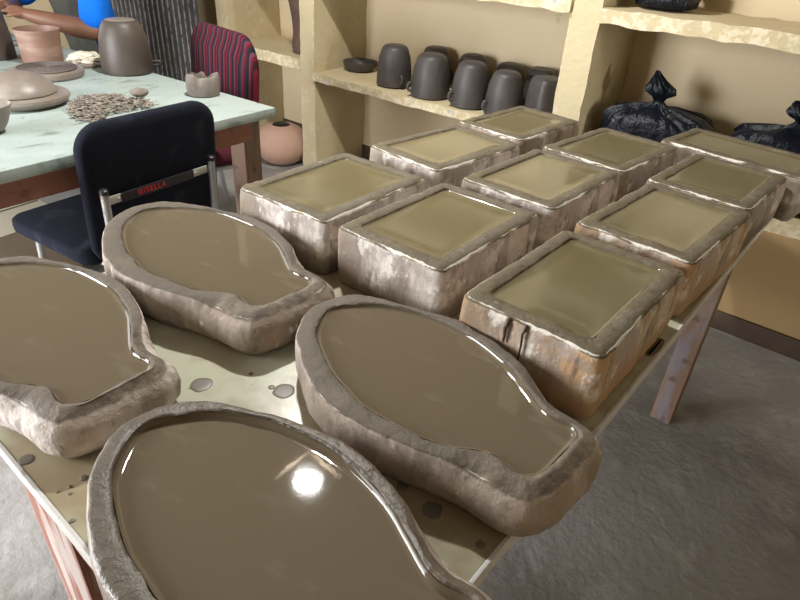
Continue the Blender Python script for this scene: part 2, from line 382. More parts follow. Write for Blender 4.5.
# ------------------------------------------------------------------ slip moulds
def finish(bm, name, m, parent, masks, jitter=.0012, seed=0, crust=0):
    bmesh.ops.recalc_face_normals(bm, faces=bm.faces)
    me = bpy.data.meshes.new(name)
    for v in bm.verts:
        v.co += noise.noise_vector(v.co * 22 + Vector((seed, seed, 0))) * jitter * 1.6 + noise.noise_vector(v.co * 70 + Vector((0, seed, 0))) * jitter + noise.noise_vector(v.co * 190 + Vector((0, 0, seed))) * crust
    bm.to_mesh(me); bm.free()
    for k, vals in masks.items(): set_attr(me, k, vals)
    return link(name, me, m, parent, True, 50)
BH = .1398
def block(label, quad, m, seed, h=BH, rim=.040):
    xs = [Vector(q) for q in quad]; c = sum(xs, Vector((0, 0))) / 4
    w = ((xs[1] - xs[0]).length + (xs[2] - xs[3]).length) / 2; l = ((xs[3] - xs[0]).length + (xs[2] - xs[1]).length) / 2
    ax = ((xs[1] - xs[0]) + (xs[2] - xs[3])).normalized(); ay = ((xs[3] - xs[0]) + (xs[2] - xs[1])).normalized()
    rz = (math.atan2(ax.y, ax.x) + math.atan2(-ay.x, ay.y)) / 2
    e = empty('rectangular_mould', (c.x, c.y, T), rz, label, 'plaster mould', 'rectangular slip moulds on the work table')
    w += .007; l += .007; o = rrect(w, l, .024, 8, 30); n = len(o)
    i_ = rrect(w - 2 * rim, l - 2 * rim, .014, 8, 30)
    specs = [(inset(o, .006), .0, 'low', 1), (inset(o, .001), .006, 'low', 1), (inset(o, -.001), .045, 'low', .6), (inset(o, -.001), .075, 'low', .2), (inset(o, 0), h - .024, None, 0), (inset(o, .002), h - .011, 'edge', .75), (inset(o, .0075), h - .003, 'edge', 1), (inset(o, .015), h, 'rim', .7),
             ([a.lerp(b, .55) for a, b in zip(o, i_)], h + .0003, 'rim', .9), (inset(i_, -.003), h, 'rim', .8), (inset(i_, 0), h - .002, 'edge', .55), (inset(i_, .003), h - .014, 'rim', 1), (inset(i_, .012), h - .045, 'rim', 1)]
    b = MB(); b.loft([[(p.x, p.y, z) for p in pts] for pts, z, _, _ in specs])
    masks = {k: [] for k in ('low', 'rim', 'edge')}
    for pts, z, k, val in specs:
        for q in masks: masks[q] += [val if q == k else (.9 if q == 'rim' and k == 'edge' and z > h - .007 else 0.)] * n
    for q in masks:   # vertices are created ring by ring
        pass
    finish(b.bm, 'body', m, e, masks, seed=seed, crust=.0013)
    s = MB(); lv = h - .0055
    rings = [(inset(i_, d), z) for d, z in ((.010, lv - .022), (.0022, lv - .015), (.0012, lv + .0022), (.003, lv + .0008), (.007, lv))]
    rings += [([p * f for p in rings[-1][0]], lv) for f in (.75, .4)]
    s.loft([[(p.x, p.y, z) for p in P] for P, z in rings])
    s.build('slip_fill', M['slip_a'], e)
    return e
Q = {
 'A': [(-.170, -.300), (.110, -.290), (.104, .112), (-.168, .124)], 'B': [(-.534, -.254), (-.247, -.254), (-.244, .156), (-.530, .138)],
 'C': [(-.858, -.279), (-.557, -.256), (-.582, .128), (-.867, .124)], 'D': [(-.169, .164), (.115, .162), (.124, .552), (-.144, .586)],
 'E': [(-.152, .594), (.122, .577), (.134, .952), (-.146, .975)], 'F': [(-.272, 1.024), (.176, .968), (.210, 1.235), (-.236, 1.292)],
 'G': [(-.518, .188), (-.236, .210), (-.229, .578), (-.509, .617)], 'H': [(-.498, .632), (-.224, .597), (-.195, .979), (-.480, 1.016)],
 'I': [(-.861, .212), (-.591, .198), (-.556, .580), (-.839, .627)], 'J': [(-.842, .645), (-.589, .636), (-.552, 1.009), (-.827, 1.038)]}
LB = {
 'A': ('rectangular slip-filled plaster mould with orange-tan sides, nearest one along the right table edge', 'pl_tan'),
 'B': ('rectangular slip-filled plaster mould with whitish front, nearest one in the middle row', 'pl_white'),
 'C': ('rectangular slip-filled plaster mould with white chipped corner, nearest in left row by black chair', 'pl_white'),
 'D': ('rectangular slip-filled plaster mould, second from the front along the right table edge', 'pl_tan'),
 'E': ('rectangular slip-filled plaster mould, third from the front along the right table edge', 'pl_dark'),
 'F': ('rectangular slip-filled plaster mould lying crosswise at the far right end of the table', 'pl_dark'),
 'G': ('rectangular slip-filled plaster mould, second from the front in the middle row', 'pl_white'),
 'H': ('rectangular slip-filled plaster mould, farthest in the middle row before the large black bag', 'pl_dark'),
 'I': ('rectangular slip-filled plaster mould, second from the front in the left row', 'pl_white'),
 'J': ('rectangular slip-filled plaster mould, farthest in the left row below the dark upturned pots', 'pl_dark')}
for i, k in enumerate(Q):
    e = block(LB[k][0], Q[k], M[LB[k][1]], i * 3.7)
    if k in 'AB':   # runs of slip down the front wall
        w2 = (Vector(Q[k][1]) - Vector(Q[k][0])).length; l2 = (Vector(Q[k][3]) - Vector(Q[k][0])).length / 2 + .0035
        for (u, zt_, ln, wd) in (((.50, BH - .006, .070, .0022), (.38, BH - .008, .030, .0034)) if k == 'A' else ((.55, BH - .012, .08, .0018), (.72, BH - .02, .07, .0016))):
            x = (u - .5) * w2; pts = [(x, -l2 + .010, zt_ + .002), (x, -l2 + .0020, zt_ - .006)] + [(x + .0016 * noise.noise((q * 2.1, u * 9, 0)), -l2 - .0006, zt_ - .012 - ln * q / 6) for q in range(7)]
            MB().tube(pts, [wd * 1.6, wd * 1.5] + [wd * (1.1 - .08 * q) for q in range(7)], 10).build('slip_run', M['drip'], e)

# fish-shaped platter moulds: inner and outer outline, point by point
PAIRS = [(-.424,-.516,-.458,-.530),(-.396,-.465,-.437,-.452),(-.346,-.421,-.385,-.410),(-.270,-.390,-.290,-.378),(-.187,-.382,-.195,-.354),(-.121,-.386,-.118,-.355),(-.053,-.405,-.040,-.378),(-.006,-.425,.008,-.398),(.036,-.451,.055,-.422),(.093,-.484,.105,-.441),(.140,-.483,.150,-.443),(.160,-.495,.188,-.458),(.163,-.515,.205,-.500),(.161,-.560,.205,-.565),(.157,-.615,.197,-.630),(.141,-.638,.178,-.676),(.117,-.643,.140,-.694),(.080,-.637,.092,-.698),(.050,-.648,.051,-.702),(.019,-.669,.005,-.711),(-.034,-.687,-.045,-.724),(-.081,-.693,-.095,-.735),(-.158,-.697,-.170,-.741),(-.206,-.686,-.225,-.733),(-.269,-.667,-.290,-.710),(-.357,-.618,-.385,-.650),(-.400,-.572,-.435,-.592)]
CX, CY = -.0737, -.5499
def fish(label, cx, cy, ang, s, h, m, seed, rimf=1., drop=.009):
    e = empty('fish_platter_mould', (cx, cy, T), R(ang), label, 'plaster mould', 'fish-shaped slip moulds on the work table')
    I = [p * s for p in closed([(a - CX, b - CY) for a, b, _, _ in PAIRS])]
    O = [p * s for p in closed([(a + (c - a) * rimf - CX, b + (d - b) * rimf - CY) for a, b, c, d in PAIRS])]
    n = len(O)
    tail = [min(1, max(0, (p.x - .08 * s) / .06)) for p in O]
    def ins(k, tk): return inset(O, [k + tk * t for t in tail])
    def zz(z, dz): return [z - dz * t for t in tail]
    mid = [a.lerp(b, .5) for a, b in zip(ins(.012, .008), I)]
    specs = [(ins(.016, .004), zz(0, 0), {}), (ins(.008, .002), zz(.004, 0), {}), (ins(0, -.003), zz(.022, 0), {}), (ins(-.002, -.004), zz(h * .5, 0), {}), (ins(-.001, -.002), zz(h - .016, .012), {}), (ins(.0005, .004), zz(h - .006, .013), {'edge': .6}),
             (ins(.003, .010), zz(h - .0015, .007), {'edge': 1, 'rim': .6}), (ins(.0075, .018), zz(h, .002), {'rim': .8}), (mid, zz(h, 0), {'rim': .8}), (inset(I, -.004), zz(h, 0), {'rim': .8}), (I, zz(h - .002, 0), {'edge': .45, 'rim': 1}), (inset(I, .003), zz(h - .014, 0), {'rim': 1}), (inset(I, .014), zz(h - .045, 0), {'rim': 1})]
    b = MB(); b.loft([[(p.x, p.y, z) for p, z in zip(P, Z)] for P, Z, _ in specs])
    masks = {k: [] for k in ('rim', 'edge', 'tail')}
    for P, Z, d in specs:
        for q in ('rim', 'edge'): masks[q] += [d.get(q, 0.)] * n
        masks['tail'] += [t * .6 for t in tail]
    finish(b.bm, 'body', m, e, masks, jitter=.0013, seed=seed)
    sl = MB(); lv = h - drop
    rings = [(inset(I, .010), lv - .022), (inset(I, .0022), lv - .012), (inset(I, .0012), h - .0030), (inset(I, .0024), lv + (drop - .003) * .55), (inset(I, .0045), lv + (drop - .003) * .2), (inset(I, .0075), lv + .0003), (inset(I, .0095), lv), (inset(I, .0125), lv)]
    cen = Vector((-.02, .0)) * s
    rings += [([p.lerp(cen, k) for p in rings[-1][0]], lv) for k in (.35, .7)]
    sl.loft([[(p.x, p.y, z) for p in P] for P, z in rings])
    sl.build('slip_fill', M['slip_b'], e)
    return e
k = 1 / 1.175
fish('fish-shaped plaster mould of brown slip whose tail overhangs the right table edge', CX * k, CY * k, 0, k, .088, M['fish_grey'], 1)
fish('fish-shaped plaster mould of brown slip behind the others, right against the black chair', -.660, -.467, 3.54, .912, .092, M['fish_grey'], 2)
fish('fish-shaped plaster mould cut by left photo edge, with pale pinkish front side', -.643, -.823, 4.45, .885, .086, M['fish_pale'], 3, .85)
fish('nearest fish-shaped plaster mould with a bright white reflection in its brown slip', -.021, -.822, 8.4, .885, .086, M['fish_wet'], 4, .80, .013)

# ------------------------------------------------------------------ white table
zt = .76; wr = R(3.4)
wt = empty('white_table', (-1.6, -.1, 0), wr, 'wide white-topped table with reddish wood frame behind the black chair', 'table')
# local axes: +x towards the long work table, +y towards the shelving
def wbox(name, c, d, m, bev=.003): return MB().box(c, d, bev=bev).build(name, m, wt)
LX, LY0, LY1 = .043, -.95, .56
wbox('table_top', (LX - 1.35, (LY0 + LY1) / 2, zt - .018), (2.7, LY1 - LY0, .036), M['white_top'], .003)
wbox('apron', (LX - .045, (LY0 + LY1) / 2 - .02, zt - .077), (.03, LY1 - LY0 - .16, .08), M['rust_wood'])
wbox('apron', (LX - 1.35, LY1 - .06, zt - .077), (2.5, .03, .08), M['brown_wood'])
for x in (LX - .09, LX - 2.6):
    for y in (LY1 - .09, LY0 + .08): wbox('leg', (x, y, (zt - .037) / 2), (.085, .085, zt - .037), M['brown_wood'], .004)

# ------------------------------------------------------------------ chairs
ch = empty('office_chair', (-1.45, -.146, 0), R(187), 'black fabric chair with grey tube frame and red letters on its back rail', 'chair')
# local: +x is where the sitter faces, y across
def cushion(name, c, d, r, m, parent, tilt=0, puff=.012, taper=0):
    """rounded upholstered pad: rounded-rectangle rings stacked along local z, then turned"""
    w, l, t = d; b = MB(); rings = []
    o = rrect(w, l, r, 8, 8)
    for k, (f, z) in enumerate(((.035, -.5), (.012, -.44), (.002, -.3), (0, 0), (.002, .3), (.012, .44), (.035, .5), (.09, .5 + puff / t))):
        P = inset(o, min(f, r * .85)); rings.append([((p.x) * (1 + taper * p.y / l), p.y, z * t) for p in P])
    b.loft(rings)
    mt = Matrix.Translation(c) @ tilt if tilt else Matrix.Translation(c)
    bmesh.ops.transform(b.bm, matrix=mt, verts=b.bm.verts)
    return b.build(name, m, parent, True, 60)
up = Matrix(((0, 0, 1, 0), (1, 0, 0, 0), (0, 1, 0, 0), (0, 0, 0, 1)))   # pad x->y, pad y->z, pad z->x
lean = Matrix.Rotation(R(-5), 4, 'Y')
bk = cushion('backrest', (.050, -.016, .632), (.51, .47, .045), .085, M['black_fab'], ch, lean @ up)
cushion('seat', (.315, .01, .425), (.48, .50, .06), .06, M['black_fab'], ch)
for s in (-1, 1):
    y = s * .207
    p = bez([(-.012, y, .675), (-.004, y, .52), (.004, y, .40), (.0, y, .22), (-.03, y, .012)])
    lg = MB().tube(p, .0125, 14).build('leg', M['chrome'], ch)
    MB().tube([(-.0125, y, .668), (-.0126, y, .681), (-.0127, y, .685)], [.0135, .0135, .009], 14).build('end_cap', M['cap'], lg)
    p = bez([(.03, y * .98, .405), (.25, y * .98, .405), (.44, y * .98, .40), (.475, y * .98, .36), (.485, y, .2), (.50, y, .012)])
    MB().tube(p, .0115, 12).build('leg', M['chrome'], ch)
    MB().box((.013, s * .17, .632), (.004, .07, .026), bev=.001).build('bracket', M['zinc'], ch)
MB().tube([(.43, -.2, .395), (.43, .2, .395)], .010, 12).build('cross_bar', M['chrome'], ch)
MB().tube([(.06, -.2, .395), (.06, .2, .395)], .010, 12).build('cross_bar', M['chrome'], ch)
rail = MB().box((.0085, 0, .632), (.006, .28, .030), bev=.001).build('back_rail', M['cap'], ch)
for s in (-1, 1):
    o = MB().lathe([(.006, 0), (.006, .002), (.003, .004)], 12).build('screw', M['zinc'], ch)
    o.rotation_euler = (0, R(-90), 0); o.location = (.010, s * .15, .632)
def text_mesh(s, size, name, m, parent, loc, rot, depth=.0006):
    cu = bpy.data.curves.new(name, 'FONT'); cu.body = s; cu.size = size; cu.align_x = 'CENTER'; cu.align_y = 'CENTER'; cu.extrude = depth; cu.space_character = 1.25; cu.offset = 0
    t = bpy.data.objects.new(name, cu); col.objects.link(t)
    me = bpy.data.meshes.new_from_object(t.evaluated_get(bpy.context.evaluated_depsgraph_get())); bpy.data.objects.remove(t)
    o = link(name, me, m, parent, False); o.location = loc; o.rotation_euler = rot; return o
text_mesh('GISELLA', .025, 'lettering', M['red_ink'], rail, (.0050, .03, .632), (R(90), 0, R(-90)))

rc = empty('striped_chair', (-2.205, .69, 0), R(-99), 'chair in red and black striped fabric at the far corner of the white table', 'chair')
bk = cushion('backrest', (.03, 0, .725), (.63, .47, .045), .15, M['red_fab'], rc, lean @ up, puff=.02)
cushion('seat', (.27, 0, .44), (.44, .50, .07), .07, M['maroon'], rc)
for s in (-1, 1):
    y = s * .225
    MB().tube(bez([(-.012, y, .62), (-.006, y, .45), (-.01, y, .25), (-.04, y, .012)]), .0125, 12).build('leg', M['chrome'], rc)
    MB().tube(bez([(-.004, y * 1.02, .395), (.25, y * 1.02, .395), (.45, y * 1.02, .385), (.48, y * 1.02, .3), (.50, y, .012)]), .0115, 12).build('leg', M['chrome'], rc)
MB().tube([(.42, -.22, .39), (.42, .22, .39)], .010, 12).build('cross_bar', M['chrome'], rc)

# ------------------------------------------------------------------ things on the white table
def pot_profile(rb, rt, h, rr=.03):
    """upturned pot: wide rim on the table, closed rounded top"""
    p = [(rb * .93, 0), (rb, .003), (rb * .995, h * .12), (rb * .97, h * .4), (rb * .90, h * .68)]
    for i in range(7):
        a = R(90 * i / 6); p.append((rt - rr + rr * cos(a) + (rb * .88 - rt) * (1 - i / 6) * .35, h - rr + rr * sin(a)))
    return p + [(rt * .35, h + .0005)]
o = empty('upturned_pot', (-2.47, .338, zt), R(20), 'large brown clay pot standing upside down on the white table', 'pot')
MB().lathe([(.100, 0), (.108, .004), (.111, .03), (.109, .09), (.100, .15), (.085, .195), (.074, .212), (.066, .218), (.064, .219)], 56).build('body', M['clay_brown'], o)
MB().lathe([(.062, .216), (.063, .2195), (.059, .2215), (.02, .2205)], 40).build('foot_ring', M['clay_pale'], o)
for a in (35, 205):
    ca, sa = cos(R(a)), sin(R(a))
    MB().tube(bez([(.108 * ca, .108 * sa, .045), (.137 * ca, .137 * sa, .046), (.140 * ca, .140 * sa, .034), (.112 * ca, .112 * sa, .028)]), .007, 10).build('lug', M['clay_brown'], o)
o = empty('clay_cup', (-2.863, .135, zt + .0), 0, 'pinkish dry clay beaker standing behind the ringed clay slab', 'cup')
MB().lathe([(.070, 0), (.084, .004), (.087, .02), (.088, .08), (.092, .118), (.097, .140), (.0975, .146), (.094, .147), (.089, .12), (.082, .05), (.080, .015), (.02, .012)], 48).build('body', M['clay_pink'], o)
o = empty('tall_pot', (-3.075, -.002, zt), 0, 'tall plain brown clay pot cut by the left photo edge', 'pot')
MB().lathe(pot_profile(.098, .080, .215, .02), 48).build('body', M['clay_brown'], o)
o = empty('clay_bat', (-2.583, .030, zt), 0, 'round pale plaster bat topped by a dark concentric-ringed clay disc', 'bat')
MB().lathe([(.135, 0), (.143, .004), (.146, .012), (.144, .026), (.139, .030), (.02, .031)], 56).build('base', M['clay_pale'], o)
pr = [(.118, .029), (.121, .034)]
for i in range(9):
    r = .118 - i * .0125; pr += [(r, .0375), (r - .005, .0385), (r - .0065, .0335), (r - .0115, .0335)]
MB().lathe(pr + [(.003, .036)], 56).build('ringed_disc', M['ringed'], o)
o = empty('covered_dish', (-2.19, -.225, zt), 0, 'upturned pale clay bowl lying on a thick round plaster disc', 'dish')
MB().lathe([(.120, 0), (.124, .004), (.146, .014), (.154, .026), (.152, .036), (.144, .040), (.05, .041)], 56).build('base', M['clay_pale'], o)
MB().lathe([(.122, .040), (.130, .044), (.128, .050), (.118, .066), (.098, .086), (.070, .101), (.040, .108), (.012, .110)], 56, c=(-.012, -.012, 0)).build('lid', M['clay_pale'], o)
o = empty('small_bowl', (-1.905, -.452, zt), 0, 'small open reddish clay bowl at the left photo edge', 'bowl')
MB().lathe([(.03, 0), (.040, .004), (.058, .03), (.074, .066), (.080, .088), (.078, .0895), (.073, .086), (.060, .05), (.040, .018), (.01, .012)], 44).build('body', M['clay_pale'], o)
o = empty('plaster_lump', (-2.715, .262, zt), 0, 'crumbled white plaster heap on a round pale board behind the ringed disc', 'plaster')
MB().lathe([(.088, 0), (.096, .004), (.096, .012), (.090, .016), (.02, .016)], 40).build('board', M['clay_pale'], o)
b = MB(); bmesh.ops.create_icosphere(b.bm, subdivisions=4, radius=1)
for v in b.bm.verts:
    n = v.co.normalized(); q = 1 + .28 * noise.noise(n * 2.6) + .14 * noise.noise(n * 6)
    v.co = Vector((n.x * .070 * q, n.y * .075 * q, max(-.3, n.z) * .030 * q + .024))
b.build('heap', M['dough'], o)
# crumpled little clay vessel
b = MB(); n = 64; rings = []
for (r, z, w) in ((.055, 0, 0), (.064, .003, .05), (.066, .02, .10), (.066, .04, .16), (.064, .055, .24), (.060, .064, .3), (.056, .066, .3), (.052, .055, .25), (.050, .02, .1), (.02, .010, 0)):
    ring = []
    for i in range(n):
        a = 2 * pi * i / n; f = noise.noise((cos(a) * 1.3, sin(a) * 1.3, 3.3)); g = .45 * noise.noise((cos(a) * 3.0, sin(a) * 3.0, 8.1))
        q = r * (1 + w * f * 1.2 + w * .9 * g); up_ = z * (1 + .30 * w / .3 * (f + .5 * g)) if z > .03 else z
        ring.append((q * cos(a), q * sin(a), max(up_, .001 if z > 0 else 0)))
    rings.append(ring)
b.loft(rings); o = b.build('crumpled_pot', M['clay_grey']); o.location = (-1.925, .362, zt)
for v in o.data.vertices: v.co.z *= 1.25
tag(o, 'small crumpled grey clay pot near the striped chair end of the white table', 'pot')
b = MB(); bmesh.ops.create_icosphere(b.bm, subdivisions=3, radius=1)
for v in b.bm.verts:
    q = 1 + .2 * noise.noise(v.co * 1.7); v.co = Vector((v.co.x * .030 * q, v.co.y * .033 * q, (v.co.z + 1) * .017 * q))
o = b.build('clay_pebble', M['clay_grey']); o.location = (-1.955, .100, zt + .022)
tag(o, 'smooth grey clay lump lying on the pile of shavings', 'clay lump')
# heap of trimmings (nobody could count it)
sh_out = [(-1.991, -.164), (-1.864, -.189), (-1.808, -.157), (-1.834, -.09), (-1.861, -.018), (-1.856, .079), (-1.893, .126), (-1.943, .109), (-2.027, .074), (-2.127, .045), (-2.131, -.013), (-2.101, -.074)]
def inside(x, y, P):
    r = False
    for i in range(len(P)):
        (xa, ya), (xb, yb) = P[i - 1], P[i]
        if (ya > y) != (yb > y) and x < (xb - xa) * (y - ya) / (yb - ya) + xa: r = not r
    return r
b = MB(); cnt = 0
hc = Vector((-1.96, -.03))
while cnt < 620:
    x, y = random.uniform(-2.14, -1.80), random.uniform(-.2, .14)
    if not inside(x, y, sh_out): continue
    cnt += 1
    d = (Vector((x, y)) - hc).length; top = .040 * max(0, 1 - d / .19) ** .8
    z = zt + .003 + random.random() * top; a = random.uniform(0, pi); ln = random.uniform(.010, .044); w = random.uniform(.002, .0055); cu = random.uniform(.0, .012)
    el = random.uniform(-.3, .3)
    rings = []
    for q in range(6):
        t = q / 5 - .5; px = x + cos(a) * t * ln - sin(a) * cu * (4 * t * t); py = y + sin(a) * t * ln + cos(a) * cu * (4 * t * t); pz = max(zt + .002, z + el * t * ln)
        ww = w * (1 - abs(t)); nx, ny = -sin(a), cos(a)
        rings.append([(px + nx * ww, py + ny * ww, pz + .001), (px, py, pz + .0028), (px - nx * ww, py - ny * ww, pz + .001), (px, py, pz - .0005)])
    b.loft(rings)
o = b.build('clay_shavings', M['shav'], None, False); tag(o, 'loose heap of dry curled clay shavings on the white table behind the black chair', 'clay shavings', kind='stuff')
# a few tools behind the beaker
o = MB().box((0, 0, .012), (.16, .035, .022), bev=.005).box((.11, 0, .012), (.07, .015, .012), bev=.004).build('trimming_tool', M['tool']); o.location = (-3.33, .19, zt); o.rotation_euler.z = R(50)
tag(o, 'dark flat hand tool lying behind the pinkish beaker', 'tool')
b = MB().box((0, 0, .010), (.042, .05, .020), bev=.006); o = b.build('clay_offcut', M['clay_dark']); o.location = (-2.66, .35, zt); o.rotation_euler.z = .5
tag(o, 'small dark clay offcut left of the large upturned pot', 'clay')
# box on the floor under the white table
o = empty('cardboard_box', (-2.35, -.45, 0), R(8), 'pale cardboard box standing on the floor under the white table', 'box')
b = MB()
for (c, d) in (((0, 0, .004), (.40, .50, .008)), ((.198, 0, .15), (.006, .5, .30)), ((-.198, 0, .15), (.006, .5, .30)), ((0, .247, .15), (.39, .006, .30)), ((0, -.247, .15), (.39, .006, .30))): b.box(c, d)
b.build('carton', M['card'], o, False)
for s in (-1, 1):
    MB().box((s * .102, 0, .302), (.19, .49, .005), tilt=Matrix.Rotation(R(4 * s), 4, 'Y')).build('flap', M['card'], o, False)

# ------------------------------------------------------------------ things in the shelving
ZM = .626
def mug(label, x, y, h, w, rz, square=False):
    o = empty('upturned_mug', (x, y, ZM), R(rz), label, 'mug', 'dark clay mugs drying upside down on the shelf')
    rb = w / 2
    if square:
        b = MB(); rings = []
        for (f, z) in ((.95, 0), (1, .003), (1, h * .3), (.97, h * .62), (.90, h * .86), (.83, h * .96), (.72, h), (.3, h + .001)):
            rings.append([(p.x * f, p.y * f, z) for p in rrect(w * .93, w * .93, .035, 6, 4)])
        b.loft(rings); b.build('body', M['clay_dark'], o)
    else: MB().lathe(pot_profile(rb, rb * .70, h, .028), 44).build('body', M['clay_dark'], o)
    MB().tube(bez([(rb * .97, 0, h * .30), (rb * 1.14, 0, h * .31), (rb * 1.22, 0, h * .22), (rb * 1.14, 0, h * .13), (rb * .97, 0, h * .14)], 5), .0075, 10).build('handle', M['clay_dark'], o)
    return o
for a in [('dark clay mug upside down on the shelf, leftmost, beside the flat dish', -1.972, 1.640, .213, .198, -28, False),
          ('dark clay mug upside down at the shelf front, second from the left', -1.684, 1.606, .213, .210, 235, False),
          ('dark clay mug upside down at the shelf front, third from the left', -1.432, 1.612, .213, .196, 240, False),
          ('dark clay mug upside down at the shelf front, fourth from the left', -1.220, 1.600, .205, .188, 240, False),
          ('square-shouldered grey-brown mug upside down, right end of the front row by the pillar', -1.016, 1.635, .205, .166, 240, True),
          ('dark clay mug upside down in the back row, partly behind the two leftmost front mugs', -1.835, 1.842, .205, .185, 60, False),
          ('dark clay mug upside down in the back row, behind the third front mug', -1.575, 1.826, .207, .178, 60, False),
          ('dark clay mug upside down in the back row, behind the fourth front mug', -1.345, 1.836, .197, .178, 60, False),
          ('dark squarish mug upside down in the back row, behind the square-shouldered one', -1.155, 1.838, .200, .160, 10, True),
          ('dark clay mug upside down farthest right, half hidden by the pillar', -.965, 1.83, .170, .10, 60, False)]: mug(*a)
o = empty('flat_dish', (-2.36, 1.77, ZM), 0, 'shallow dark clay dish on the shelf left of the upturned mugs', 'dish')
MB().lathe([(.06, 0), (.085, .003), (.100, .030), (.104, .050), (.101, .052), (.094, .040), (.075, .012), (.02, .009)], 44).build('body', M['clay_dark'], o)
o = empty('clay_vase', (-2.718, 1.66, .682), 0, 'tall dark brown vase half hidden behind the shelf pillar', 'vase')
MB().lathe([(.07, 0), (.085, .004), (.092, .03), (.088, .07), (.082, .12), (.088, .20), (.100, .27), (.108, .31), (.112, .345), (.106, .35), (.096, .30), (.080, .20), (.075, .10), (.07, .03), (.02, .02)], 44).build('body', M['brownpot'], o)
o = empty('round_jar', (-2.775, 1.47, 0), 0, 'round pinkish terracotta jar on the floor below the left shelf', 'jar')
MB().lathe([(.08, .0), (.095, .003), (.14, .035), (.167, .085), (.172, .13), (.160, .18), (.130, .22), (.090, .243), (.062, .250), (.056, .246), (.08, .23), (.12, .19), (.02, .18)], 48).build('body', M['terracotta'], o)
MB().lathe([(.050, .236), (.053, .252), (.046, .256), (.01, .257)], 30).build('dark_mouth', M['cap'], o)  # black disc painting in the shade of the jar's open mouth

def bag(label, loc, sx, sy, h, knot, rz=0, seed=0, flare=.06, lean_=(0, 0)):
    """tied polythene bag: a sagging sack whose folds gather into a knot"""
    e = empty('black_bag', loc, rz, label, 'plastic bag', 'black plastic bags on the shelves')
    n = 120; b = MB(); rings = []
    kx, ky = knot
    prof = [(0, .0), (.72, .0), (.93, .05), (1.0, .22), (1.0, .45), (.95, .68), (.85, .85), (.70, .95), (.50, .99), (.30, 1.03), (.15, 1.08), (.085, 1.14), (.06, 1.19)]
    for j, (r, z) in enumerate(prof):
        ring = []; t = max(0, (z - .5) / .6)
        for i in range(n):
            a = 2 * pi * i / n
            ca, sa = cos(a), sin(a); pw = .62
            ux = math.copysign(abs(ca) ** pw, ca); uy = math.copysign(abs(sa) ** pw, sa)
            f = noise.noise((ca * 2.2 + seed, sa * 2.2, z * 1.3)); g = noise.noise((ca * 6 + seed, sa * 6, z * .9 + 5)); pl = noise.noise((ca * 11, sa * 11 + seed, .3))
            q = r * (1 + .10 * f + .07 * g * (z > .02) + .16 * pl * min(1, t) * (r < .9))
            zz_ = z * h * (1 + (.14 * f + .07 * g) * (0 < r) * (z > .1) * (1 if z < 1.05 else .3))
            m_ = max(0, min(1, (z - .6) / .45))
            ring.append((q * ux * sx + kx * m_, q * uy * sy + ky * m_, max(0, zz_)))
        rings.append(ring)
    b.loft(rings); b.build('sack', M['bag'], e, True, 70)
    tz = 1.17 * h; b = MB(); rings = []
    for (r, z, off) in ((.020, 0, 0), (.026, .02, 0), (.050, .045, .004), (.056, .075, .0), (.040, .102, -.014), (.022, .135, -.028), (.008, .165, -.036)):
        ring = []
        for i in range(60):
            a = 2 * pi * i / 60; pl = noise.noise((cos(a) * 3 + seed, sin(a) * 3, z * 10)); p2 = noise.noise((cos(a) * 7 + seed, sin(a) * 7, z * 14))
            q = r * (1 + .35 * pl + .25 * p2); ring.append((kx + q * cos(a) + off, ky + q * sin(a) * .7, tz + z * flare / .06 * .7))
        rings.append(ring)
    b.loft(rings); b.build('tied_top', M['bag'], e, True, 70)
    return e
bag('large black plastic bag with a tall tied knot on the shelf behind the moulds', (-.478, 1.70, .527), .250, .15, .250, (-.03, -.02), 0, 2.0, .062)
bag('black plastic bag slumped at the right photo edge of the shelf', (.12, 1.69, .532), .31, .15, .270, (-.08, -.03), 0, 7.0, .04)
bag('black plastic bag resting on the upper right shelf', (-.59, 1.71, 1.172), .115, .10, .17, (0, 0), 0, 11.0, .05)

# ------------------------------------------------------------------ person seated at the far side of the white table
def remeshed(name, chains, balls, m, parent, vox=.009, smooth=6):
    """tapered limbs and rounded masses fused into one continuous surface"""
    b = MB()
    for ch_, rad in chains: 
        P = [Vector(p) for p in ch_]
        b.tube(P, list(rad), 16)
        for p, r in zip(P, rad):
            g = bmesh.ops.create_icosphere(b.bm, subdivisions=2, radius=r)['verts']; bmesh.ops.translate(b.bm, vec=p, verts=g)
    for c, d in balls:
        g = bmesh.ops.create_icosphere(b.bm, subdivisions=3, radius=1)['verts']
        bmesh.ops.transform(b.bm, matrix=Matrix.Translation(c) @ Matrix.Diagonal((*d, 1)), verts=g)
    o = b.build(name, m, parent, True, 0)
    rm = o.modifiers.new('fuse', 'REMESH'); rm.mode = 'VOXEL'; rm.voxel_size = vox; rm.use_smooth_shade = True
    sm = o.modifiers.new('soften', 'SMOOTH'); sm.factor = .5; sm.iterations = smooth
    return o
pe = empty('person', (-3.70, .74, 0), 0, 'seated person in bright blue shirt and grey apron leaning one forearm on the table', 'person')
def P_(x, y, z): return (x + 3.64, y - .84, z)
Ls, Rs = P_(-3.30, .80, 1.14), P_(-3.84, .84, 1.14)
Le, Re = P_(-3.150, .67, .815), P_(-3.94, .56, .86)
Lw, Rw = P_(-3.36, .435, .885), P_(-3.60, .42, .90)
hipL, hipR = P_(-3.54, .93, .52), P_(-3.74, .93, .52)
knL, knR = P_(-3.50, .60, .50), P_(-3.80, .60, .50)
ftL, ftR = P_(-3.50, .64, .06), P_(-3.80, .64, .06)
head = Vector(P_(-3.66, .70, 1.43))
